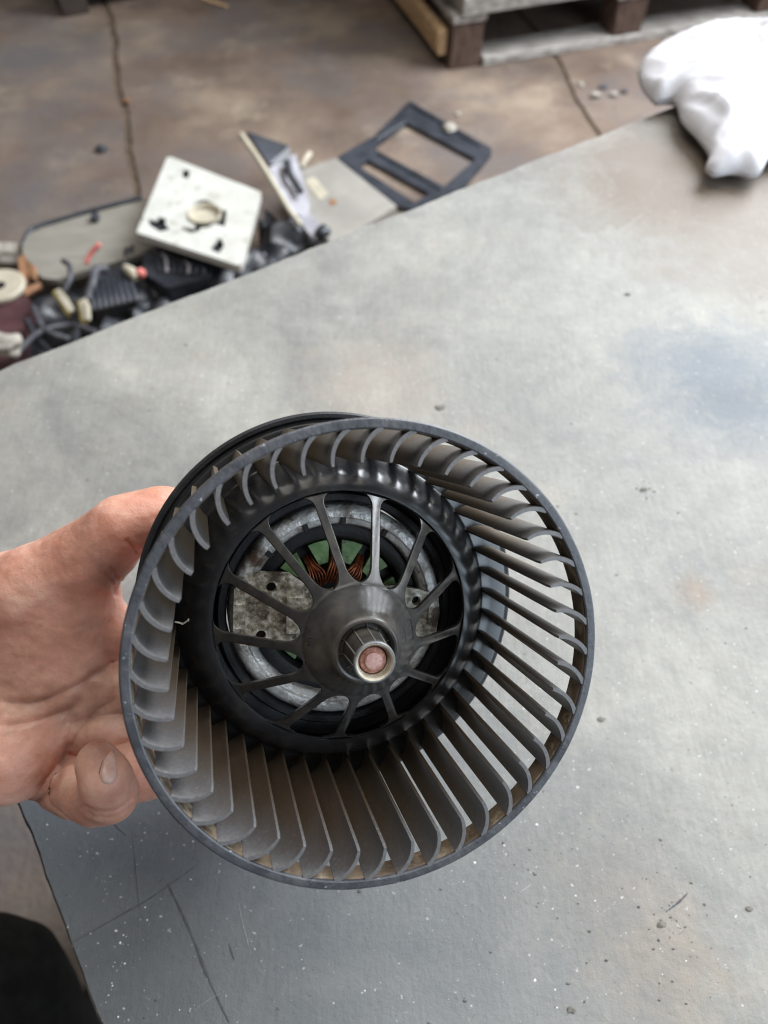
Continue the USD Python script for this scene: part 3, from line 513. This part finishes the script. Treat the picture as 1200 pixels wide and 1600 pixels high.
# trouser leg standing beside the bench
def leg(chain, rad):
    S = [m3.Manifold.sphere(r * 1000, 40).translate((x * 1000, y * 1000, z * 1000)) for (x, y, z), r in zip(chain, rad)]; m = None
    for a, b in zip(S[:-1], S[1:]):
        h = m3.Manifold.batch_hull([a, b]); m = h if m is None else m + h
    q = m.refine_to_length(12).to_mesh(); t = trimesh.Trimesh(np.array(q.vert_properties[:, :3]), np.array(q.tri_verts)); trimesh.smoothing.filter_taubin(t, 0.5, 0.5, iterations=20); v = np.array(t.vertices) * 0.001
    n_ = np.array(t.vertex_normals); t.vertices = v + n_ * ((meshkit.fbm(v * [16, 16, 9], 3, 8) - 0.5) * 0.012)[:, None]; return t
kn = at(20, 1530, 0.62)
person.part('trousers', leg([(kn[0] - 0.16, kn[1] - 0.36, kn[2] + 0.16), (kn[0] - 0.03, kn[1] - 0.02, kn[2] - 0.02), (kn[0] - 0.04, kn[1] - 0.10, 0.10)], [0.095, 0.072, 0.05]), trouser, smooth=True)
sx, sy = kn[0] - 0.04, kn[1] - 0.10
sh_ = trimesh.convex.convex_hull(np.vstack([ball((sx, sy - 0.04, 0.045), 0.045).vertices, ball((sx, sy + 0.13, 0.03), 0.038, 1, (1, 1.2, 0.75)).vertices, ball((sx, sy, 0.09), 0.045).vertices]))
person.part('shoe', sh_, trouser, smooth=40)

# ------------------------------------------------------------------ white cloth on the far edge of the bench
cp = [(997, 112), (1010, 88), (1040, 68), (1085, 50), (1140, 44), (1215, 42), (1330, 70), (1370, 170), (1310, 260), (1215, 240), (1185, 272), (1150, 268), (1118, 272), (1103, 262), (1108, 240), (1088, 212), (1066, 188), (1054, 158), (1024, 158), (1004, 138)]
zc = TABLE + 0.014
cp2 = np.array([on(x, y, zc)[:2] for x, y in spline(cp + cp[:1], 200)]); CP = Polygon(cp2).buffer(0); cen = np.array(CP.centroid.coords[0])
cv, cf = [], []
N1 = 26; out_ = np.array([CP.exterior.interpolate(t, normalized=True).coords[0] for t in np.arange(0, 1, 1 / 220)]); NB = len(out_)
lay = [(1 - (1 - k / N1)) for k in range(N1 + 1)]
def hgt(p, s):
    e = 1 - s; h = 0.062 * np.clip(1 - s ** 5, 0, 1) ** 0.5
    fold = (meshkit.fbm(np.c_[p * [26, 15], p[:, 0] * 0], 3, 21) - 0.5) * 0.03 + (meshkit.fbm(np.c_[p * [60, 36], p[:, 0] * 0], 3, 22) - 0.5) * 0.012
    return h + fold * np.clip(1 - s ** 6, 0, 1) ** 0.5
top, bot = [], []; BT = cKDTree(np.array([CP.exterior.interpolate(t, normalized=True).coords[0] for t in np.arange(0, 1, 1 / 900)]))
for k in range(N1 + 1):
    s = np.sin(k / N1 * np.pi / 2); p = cen + (out_ - cen) * s; d = BT.query(p)[0]; u = np.clip(d / 0.05, 0, 1); rise = np.sqrt(np.clip(1 - (1 - u) ** 2, 0, 1))
    fold = (meshkit.fbm(np.c_[p * [20, 34], p[:, 0] * 0], 3, 21) - 0.5) * 0.016 + 0.006 * (1 - np.clip(np.abs(meshkit.fbm(np.c_[p * [11, 17], p[:, 0] * 0 + 3], 2, 27) - 0.5) * 14, 0, 1)) + (meshkit.fbm(np.c_[p * [70, 40], p[:, 0] * 0], 3, 22) - 0.5) * 0.003
    z = TABLE + 0.014 + 0.020 * rise + fold * np.clip(u * 1.6, 0, 1) - 0.0015 * (1 - u) * np.abs(np.sin(p[:, 0] * 130 + p[:, 1] * 60)) * (u > 0); top.append(np.c_[p, z]); bot.append(np.c_[p, TABLE + 0.0015 + 0.0105 * np.clip(1 - d / 0.02, 0, 1) ** 2])
V = np.vstack(top + bot); F = []
for k in range(N1):
    for j in range(NB):
        q = (j + 1) % NB; a, b, c, d = k * NB + j, k * NB + q, (k + 1) * NB + q, (k + 1) * NB + j; F += [[a, c, b], [a, d, c]]
        o = (N1 + 1) * NB; F += [[o + a, o + b, o + c], [o + a, o + c, o + d]]
for j in range(NB):
    q = (j + 1) % NB; a, b = N1 * NB + j, N1 * NB + q; o = (N1 + 1) * NB; F += [[a, o + a, o + b], [a, o + b, b]]
clm = trimesh.Trimesh(V, F, process=False)
if clm.volume < 0: clm.invert()
p_ = usdkit.mesh(stage, '/World/cloth', clm, cloth, smooth=True); meta(p_.GetPrim(), 'crumpled white cloth lying on the far right edge of the workbench', 'cloth')

# ------------------------------------------------------------------ things on the floor
def pxprism(pts, z0, z1, hole=(), rnd=0.0):
    P = px_poly(pts, z1, hole).buffer(0)
    if rnd: P = P.buffer(-rnd).buffer(rnd, 6)
    return prism(P, z0, z1)
def ctr(pts, z): q = np.mean([on(x, y, z) for x, y in pts], axis=0); return (q[0], q[1], 0)
# white moulded plate
wp = [(262, 243), (408, 300), (377, 416), (213, 363)]; ZW = 0.17
ell = lambda cx, cy, a, b, rot=0: [(cx + a * math.cos(t) * math.cos(rot) - b * math.sin(t) * math.sin(rot), cy + a * math.cos(t) * math.sin(rot) + b * math.sin(t) * math.cos(rot)) for t in np.arange(24) * 2 * np.pi / 24]
slots = [[(286, 264), (297, 267), (294, 279), (283, 276)], [(344, 326), (354, 329), (351, 354), (340, 351)], [(231, 341), (244, 346), (247, 338), (260, 342), (258, 350), (266, 358), (250, 362), (234, 352)], [(330, 385), (339, 374), (346, 372), (350, 384), (342, 396), (330, 390)], [(284, 354), (298, 357), (312, 357), (311, 361), (298, 364), (284, 358)]]
wt = Thing('switch_plate', 'square white moulded plate with a round hole and four slots, on top of the scrap', 'moulded plate', ctr(wp, ZW))
wt.part('plate', pxprism(wp, ZW - 0.006, ZW, [ell(318, 334, 23, 22)] + slots, 0.008), white_pl)
wt.part('side_wall', prism(px_poly(wp, ZW).buffer(-0.008).buffer(0.007, 6).difference(px_poly(wp, ZW).buffer(-0.009)), ZW - 0.018, ZW - 0.0061), white_pl)
q = on(320, 335, ZW); cup = lathe([(0.031, 0.0), (0.033, 0.002), (0.036, 0.003), (0.0375, 0.0), (0.036, -0.009), (0.030, -0.0115), (0.0001, -0.0115), (0.0001, -0.009), (0.028, -0.009), (0.0305, -0.007)], 48); cup.apply_translation([q[0], q[1], ZW + 0.002]); wt.part('centre_cup', cup, cream_pl, 40)
wt.part('backing', pxprism([(x * 0.9 + 31.5, y * 0.9 + 33) for x, y in wp], ZW - 0.017, ZW - 0.012), scrap_blk)
# long grey panel
gp = [(36, 398), (34, 380), (44, 366), (64, 356), (140, 334), (222, 313), (330, 290), (350, 350), (240, 392), (190, 406), (130, 424), (88, 437), (66, 434), (48, 418)]; ZG = 0.10
gt = Thing('plastic_cover', 'long grey plastic panel with a rounded end lying under the white plate', 'plastic panel', ctr(gp, ZG))
gt.part('panel', pxprism(gp, ZG - 0.014, ZG, rnd=0.012), grey_pl)
gt.part('edge_trim', tube(spline([on(x, y, ZG - 0.004) for x, y in [(34, 385), (46, 362), (66, 352), (140, 330), (222, 309)]], 40), 0.006, 8), blue_blk, True)
gt.part('clip', boxm(on(150, 344, ZG) - [0.008, 0.012, 0.002], on(150, 344, ZG) + [0.008, 0.012, 0.014], 0.002), blue_blk)
# triangular trim
tt_ = Thing('trim_piece', 'wedge shaped dark trim piece with a bare cream edge leaning by the grey board', 'trim piece', ctr([(380, 208), (490, 370)], 0.15))
def slab3(pts, th):
    "thick plate through image points with their own heights"
    V = np.array([on(x, y, z) for x, y, z in pts]); c = V.mean(0); n_ = np.cross(V[1] - V[0], V[2] - V[0]); n_ /= np.linalg.norm(n_)
    if n_ @ FWD > 0: n_ = -n_
    return trimesh.convex.convex_hull(np.vstack([V, V - n_ * th]))
tt_.part('dark_face', slab3([(386, 205, 0.2), (452, 228, 0.17), (456, 256, 0.15), (420, 256, 0.17)], 0.012), blue_blk)
tt_.part('inner_face', slab3([(420, 262, 0.168), (462, 240, 0.15), (484, 318, 0.11), (482, 342, 0.10), (452, 330, 0.12)], 0.01), lilac_pl)
tt_.part('cream_edge', tube(spline([on(376, 210, 0.2), on(412, 262, 0.18), on(448, 322, 0.14), on(470, 352, 0.11)], 30), 0.007, 8), cream_pl, True)
tt_.part('dark_lip', tube(spline([on(448, 254, 0.165), on(452, 268, 0.165), on(462, 286, 0.15), on(470, 300, 0.14)], 20), 0.009, 7), blue_blk, True)
tt_.part('foot', slab3([(462, 340, 0.11), (486, 334, 0.105), (512, 366, 0.09), (492, 376, 0.09)], 0.05), lilac_pl)
tt_.part('foot_cap', ball(on(505, 362, 0.10), 0.018, 2, (1, 1, 0.8), 2, 0.5), blue_blk, True)
# grey board with stickers
gb = [(462, 268), (525, 247), (620, 322), (560, 360), (516, 380), (480, 330)]; ZB = 0.08
bt = Thing('grey_board', 'flat grey board with a pale sticker beside the wedge shaped trim', 'board', ctr(gb, ZB))
bt.part('board', pxprism(gb, ZB - 0.02, ZB), grey_bd)
bt.part('sticker', pxprism([(476, 282), (490, 276), (514, 302), (500, 313)], ZB + 0.0005, ZB + 0.0015), cream_pl)
bt.part('orange_mark', pxprism([(514, 312), (524, 310), (526, 318), (516, 321)], ZB + 0.0005, ZB + 0.0015), orange)
bt.part('torn_tape', tube(spline([on(470, 262, 0.12), on(478, 248, 0.13), on(484, 240, 0.13)], 10), 0.008, 6), cream_pl, True)
# black frame
fo = [(640, 157), (767, 231), (768, 240), (726, 291), (646, 327), (622, 322), (526, 251), (530, 243), (585, 212)]
fh = [[(635, 191), (744, 248), (694, 291), (582, 231)], [(575, 249), (671, 302), (648, 316), (560, 259)]]; ZF = 0.012
ft = Thing('dashboard_surround', 'rectangular black plastic frame with two openings lying on the concrete', 'plastic frame', ctr(fo, ZF))
ft.part('frame', pxprism(fo, 0.004, ZF, fh, 0.0), blue_blk)
for a, b in (((645, 166), (752, 230)), ((588, 219), (632, 192)), ((590, 240), (690, 297))):
    ft.part('raised_rib', tube([on(*a, ZF), on(*b, ZF)], 0.005, 8), blue_blk, True)
q = on(702, 203, ZF); p_ = usdkit.mesh(stage, '/World/paper_scrap', ball(q + [0, 0, 0.008], 0.019, 2, (0.9, 1.0, 0.45), 5, 0.9), stone_m, smooth=True); meta(p_.GetPrim(), 'small pale scrap lying on the black frame', 'scrap')
# dark scrap by the bench
def crumple(pts, z0, amp, seed, scale=16, name='black_sheet', label='', cat='', m=scrap_blk, step=0.012):
    P = px_poly(pts, z0).buffer(0); x0, y0, x1, y1 = P.bounds; gx, gy = np.arange(x0, x1, step), np.arange(y0, y1, step); X, Y = np.meshgrid(gx, gy, indexing='ij')
    p = np.stack([X, Y, 0 * X], -1); n1 = meshkit.fbm(p * scale, 3, seed); rid = 1 - 2 * np.abs(meshkit.fbm(p * scale * 0.7 + 5, 3, seed + 1) - 0.5) * 2.2
    Z = z0 + amp * (0.6 * (n1 - 0.5) * 2 + 0.7 * (rid - 0.6)); nx, ny = X.shape; ins = np.array([[P.contains(Point(a, b)) for b in gy] for a in gx]); V = np.stack([X, Y, Z], -1).reshape(-1, 3); F = []
    for i in range(nx - 1):
        for j in range(ny - 1):
            if ins[i, j] and ins[i + 1, j] and ins[i, j + 1] and ins[i + 1, j + 1]: a, b, c, d = i * ny + j, (i + 1) * ny + j, (i + 1) * ny + j + 1, i * ny + j + 1; F += [[a, b, c], [a, c, d]]
    F = np.array(F); n = len(V); B = V - [0, 0, 0.006]
    m_ = trimesh.Trimesh(np.vstack([V, B]), np.vstack([F, F[:, ::-1] + n]), process=False); m_.remove_unreferenced_vertices()
    p_ = usdkit.mesh(stage, numbered('/World/' + name), m_, m, smooth=35); meta(p_.GetPrim(), label, cat)
crumple([(190, 395), (240, 380), (380, 400), (410, 330), (440, 320), (520, 360), (470, 420), (230, 520), (150, 545)], 0.09, 0.05, 31, 17, 'black_sheet', 'crumpled glossy black plastic sheet under the white plate', 'plastic sheet')
crumple([(-60, 480), (70, 445), (170, 430), (240, 440), (240, 540), (60, 600), (-80, 620)], 0.05, 0.05, 33, 14, 'black_lining', 'dark torn lining piled along the bench beneath the cut wires', 'lining')
vb = Thing('vent_block', 'black ribbed vent block among the scrap below the grey panel', 'vent', ctr([(150, 430), (210, 470)], 0.1))
vq = [(142, 438), (196, 415), (214, 470), (146, 486)]
vb.part('body', pxprism(vq, 0.04, 0.115), dark)
for k in range(8):
    t = k / 7; a = np.array([142 + 54 * t, 438 - 23 * t]); b = np.array([147 + 66 * t, 484 - 15 * t]); vb.part('rib', tube([on(*a, 0.118), on(*(a * .4 + b * .6), 0.124), on(*b, 0.112)], 0.0055, 6), blue_blk, True)
vs = Thing('slotted_housing', 'black slotted housing with ribs under the lower corner of the white plate', 'housing', ctr([(300, 420)], 0.1))
vs.part('body', pxprism([(225, 392), (262, 383), (335, 407), (330, 432), (262, 450), (222, 425)], 0.05, 0.118, rnd=0.01), blue_blk)
for k in range(7):
    vs.part('rib', tube(spline([on(240 + 12 * k, 392 + 4 * k, 0.121), on(247 + 12 * k, 400 + 4 * k, 0.126), on(250 + 11 * k, 424 + 1 * k, 0.121)], 8), 0.0045, 6), lilac_pl if k % 3 == 1 else blue_blk, True)
mp = [(-60, 500), (0, 476), (34, 458), (48, 470), (38, 500), (32, 548), (22, 560), (-60, 590)]
p_ = usdkit.mesh(stage, '/World/maroon_panel', pxprism(mp, 0.08, 0.12, rnd=0.006), maroon); meta(p_.GetPrim(), 'dark maroon plastic panel below the cream disc at the left edge', 'plastic panel')
wd = Thing('cream_disc', 'cream plastic disc with a dark centre hole at the left edge of the scrap', 'disc', ctr([(4, 446)], 0.13))
q = on(-2, 446, 0.13); d_ = lathe([(0.014, 0.0), (0.050, 0.003), (0.053, 0.0), (0.053, -0.007), (0.014, -0.007)], 48); d_.apply_translation(q); wd.part('disc', d_, cream_pl, 40)
d_ = lathe([(0.0001, -0.004), (0.014, -0.004), (0.014, -0.01), (0.0001, -0.01)], 24); d_.apply_translation(q); wd.part('hole', d_, dark)
og = Thing('orange_bracket', 'rusty orange bracket beside the cream disc', 'bracket', ctr([(50, 430)], 0.1))
og.part('arm', slab3([(28, 402, 0.12), (40, 398, 0.12), (42, 440, 0.11), (32, 446, 0.11)], 0.012), orange); og.part('arm', slab3([(34, 452, 0.115), (62, 440, 0.115), (66, 448, 0.11), (40, 462, 0.11)], 0.012), orange); og.part('arm', slab3([(40, 405, 0.12), (52, 414, 0.12), (54, 436, 0.11), (44, 432, 0.11)], 0.01), orange)
p_ = usdkit.mesh(stage, '/World/beige_rag', ball(on(12, 398, 0.06), 0.05, 3, (1.5, 0.6, 0.5), 8, 1.0), stone_m, smooth=True); meta(p_.GetPrim(), 'pale beige rag on the floor behind the cream disc', 'rag')
p_ = usdkit.mesh(stage, '/World/beige_scrap', ball(on(10, 540, 0.16), 0.03, 3, (1.0, 0.8, 0.6), 9, 1.0), stone_m, smooth=True); meta(p_.GetPrim(), 'pale scrap at the bench edge, lowest left of the scrap', 'scrap')
wires = [('grey wire with a cut end bent over the grey panel', [(99, 408), (108, 415), (110, 432), (104, 448), (98, 458)], 0.15, 0.006, wire_m, (92, 455, 114, 488), 'white and yellow'),
         ('thick grey wire ending in a white connector', [(168, 420), (150, 422), (146, 440), (140, 455), (137, 470)], 0.15, 0.009, wire_m, (132, 470, 136, 500), 'white'),]
for k, (lab, pts, z, r, m, pl, _) in enumerate(wires):
    t = Thing('wire', lab, 'wire', ctr(pts, z)); t.part('cable', tube(spline([on(x, y, z + 0.01 * math.sin(i)) for i, (x, y) in enumerate(pts)], 30), r, 8), m, True)
    x0, y0, x1, y1 = pl; t.part('connector', tube([on(x0, y0, z), on(x0 * .7 + x1 * .3, y0 * .7 + y1 * .3, z + .004), on(x1, y1, z - 0.01)], [0.0075, 0.010, 0.0075], 4), cream_pl, False); t.part('seal', tube([on(x0 - 4, y0 + 3, z - .006), on(x1 - 4, y1 + 3, z - 0.016)], 0.0085, 8), yellow_pl, 40)
t = Thing('wire', 'pink red wire stub standing against the grey panel', 'wire', ctr([(140, 400)], 0.12)); t.part('cable', tube(spline([on(134, 412, 0.12), on(142, 396, 0.135), on(156, 381, 0.15)], 12), 0.0055, 8), wire_red, True)
t = Thing('wire', 'cream plug with a red tip at the end of a short lead', 'wire', ctr([(205, 425)], 0.12)); t.part('plug', tube([on(196, 418, 0.13), on(206, 426, 0.135), on(215, 434, 0.13)], [0.008, 0.012, 0.010], 10), cream_pl, 40); t.part('tip', ball(on(219, 427, 0.135), 0.011, 2, (1, 1, 1), 3, 0.4), wire_red, True)
for k, pts in enumerate([[(20, 560), (60, 520), (110, 508), (150, 520)], [(40, 498), (60, 530), (90, 560), (110, 575)], [(52, 480), (70, 515), (108, 530)], [(100, 470), (120, 500), (118, 540)]]):
    t = Thing('scrap_strap', ['dark strip running beside the maroon panel along the bench edge', 'grey strap crossing down past the maroon panel to the bench', 'short grey strap right of the maroon panel', 'grey strap hanging under the white connectors', 'grey curl of plastic at the lower corner of the white plate', 'pale curl of plastic right of the white plate', 'grey curl of plastic near the bench edge under the vent block'][k], 'strap', ctr(pts, 0.13)); t.part('strap', tube(spline([on(x, y, 0.13 + 0.012 * ((i + k) % 2)) for i, (x, y) in enumerate(pts)], 24), 0.006 if k < 4 else 0.005, 8), scrap_blk if k % 2 else wire_m, True)
# crumbs on the floor
for k, (x, y, r, m) in enumerate([(160, 236, 0.016, blue_blk), (930, 152, 0.014, stone_m), (958, 150, 0.012, stone_m), (975, 145, 0.011, wire_m), (942, 138, 0.012, wire_m), (907, 134, 0.009, stone_m), (1188, 38, 0.016, stone_m), (198, 160, 0.011, orange), (715, 180, 0.008, stone_m)]):
    q = on(x, y); p_ = usdkit.mesh(stage, numbered('/World/floor_crumb'), ball(q + [0, 0, r * 0.45], r, 2, (1, 0.8, 0.55), k, 0.9), m, smooth=True)
    meta(p_.GetPrim(), ['black crumb on the floor left of the white plate', 'largest pale stone in the cluster by the floor joint left of the cloth', 'second pale stone in the cluster left of the cloth', 'dark stone nearest the cloth in the cluster', 'dark stone at the back of the cluster by the floor joint', 'small pale stone just left of the cluster by the joint', 'pale stone on the floor beyond the cloth', 'orange crumb in the left floor joint', 'tiny pale stone just beyond the black frame'][k], 'stone')
q = on(335, 6); st = boxm([-0.06, -0.006, 0], [0.06, 0.006, 0.008], 0.002); st.apply_transform(trimesh.transformations.rotation_matrix(-0.6, [0, 0, 1])); st.apply_translation(q); p_ = usdkit.mesh(stage, '/World/wood_splinter', st, wood_raw); meta(p_.GetPrim(), 'pale wood splinter on the floor at the top edge of the photo', 'splinter')

# ------------------------------------------------------------------ pallet and dark crate
o = on(703, 110)[:2]; fx = on(1200, 30)[:2] - o; fx /= np.linalg.norm(fx); fy = np.array([-fx[1], fx[0]])
pal = Thing('wooden_pallet', 'weathered grey wooden pallet with a raw splintered left board', 'pallet', (*o, 0))
def pb(x0, x1, y0, y1, z0, z1, name, m, jag=0.0, seed=0, tilt=0.0):
    b = boxm([x0, y0, z0], [x1, y1, z1], 0.003); b = b.subdivide().subdivide() if jag else b; v = np.array(b.vertices)
    if jag: v = v + (np.stack([meshkit.noise(v * 23 + 3.3 * k, seed + k) for k in range(3)], -1) - 0.5) * jag
    w = np.c_[o + v[:, :1] * fx + v[:, 1:2] * fy, v[:, 2]]; pal.part(name, (w, b.faces), m)
for i, x in enumerate((0.0, 0.56, 1.10)):
    for j, y in enumerate((0.0, 0.35, 0.70)):
        pb(x, x + 0.105, y + 0.001, y + 0.10, 0.0 if (i == 0) else 0.0245, 0.128, 'block', wood_brown, 0.006, i * 3 + j)
for y in (0.0, 0.35, 0.70): pb(0.108, 1.20, y - 0.01, y + 0.10, 0.0, 0.024, 'bottom_board', wood_grey, 0.006, int(y * 100))
for x in (0.0, 0.55, 1.10): pb(x - 0.001, x + 0.11, -0.004, 0.80, 0.130, 0.151, 'stringer_board', wood_grey, 0.004, int(x * 10))
for k, y in enumerate((0.0, 0.17, 0.34, 0.51, 0.68)): pb(0.025, 1.22, y - 0.012, y + 0.135, 0.153, 0.176 + (0.03 if k == 0 else 0), 'deck_board', wood_grey, 0.006, 40 + k)
pb(-0.034, -0.004, 0.03, 0.80, 0.035, 0.105, 'side_board', wood_raw, 0.008, 60)
for k in (1, 2, 3):  # unseen upper pallets, added to cast shade on the floor beside the stack
    x = UsdGeom.Xform.Define(stage, f'/World/wooden_pallet_{k:03d}'); x.AddTranslateOp().Set(Gf.Vec3d(float(o[0]) - 0.01 * k, float(o[1]) + 0.015, 0.209 * k)); pr = x.GetPrim()
    pr.GetReferences().AddInternalReference(Sdf.Path(pal.path)); pr.SetInstanceable(True)
    meta(pr, ['added second pallet on the bottom one, stacked for its shadow', 'added third pallet counted from the floor, stacked for its shadow', 'added topmost pallet, out of view, stacked for its shadow'][k - 1], 'pallet', 'stacked wooden pallets')
meta(pal.prim, 'weathered grey bottom pallet on the floor with a raw splintered left board', 'pallet', 'stacked wooden pallets')
c0 = on(100, 28)[:2]; dx = on(245, 0)[:2] - c0; dx /= np.linalg.norm(dx); dy = np.array([-dx[1], dx[0]])
cr = Thing('dark_crate', 'dark wooden crate standing on the floor at the top left corner', 'crate', (*c0, 0))
def cb(x0, x1, y0, y1, z0, z1, name):
    b = boxm([x0, y0, z0], [x1, y1, z1], 0.003); v = np.array(b.vertices); cr.part(name, (np.c_[c0 + v[:, :1] * dx + v[:, 1:2] * dy, v[:, 2]], b.faces), wood_dark)
for x in (0.0, 0.55): cb(x, x + 0.09, 0.0, 0.4, 0.0, 0.06, 'runner')
for k in range(3): cb(0.0, 0.64, 0.005, 0.03, 0.063 + 0.11 * k, 0.166 + 0.11 * k, 'front_board'); cb(-0.004, 0.02, 0.034, 0.4, 0.063 + 0.11 * k, 0.166 + 0.11 * k, 'side_board')
cb(0.022, 0.64, 0.034, 0.4, 0.062, 0.08, 'base_board')
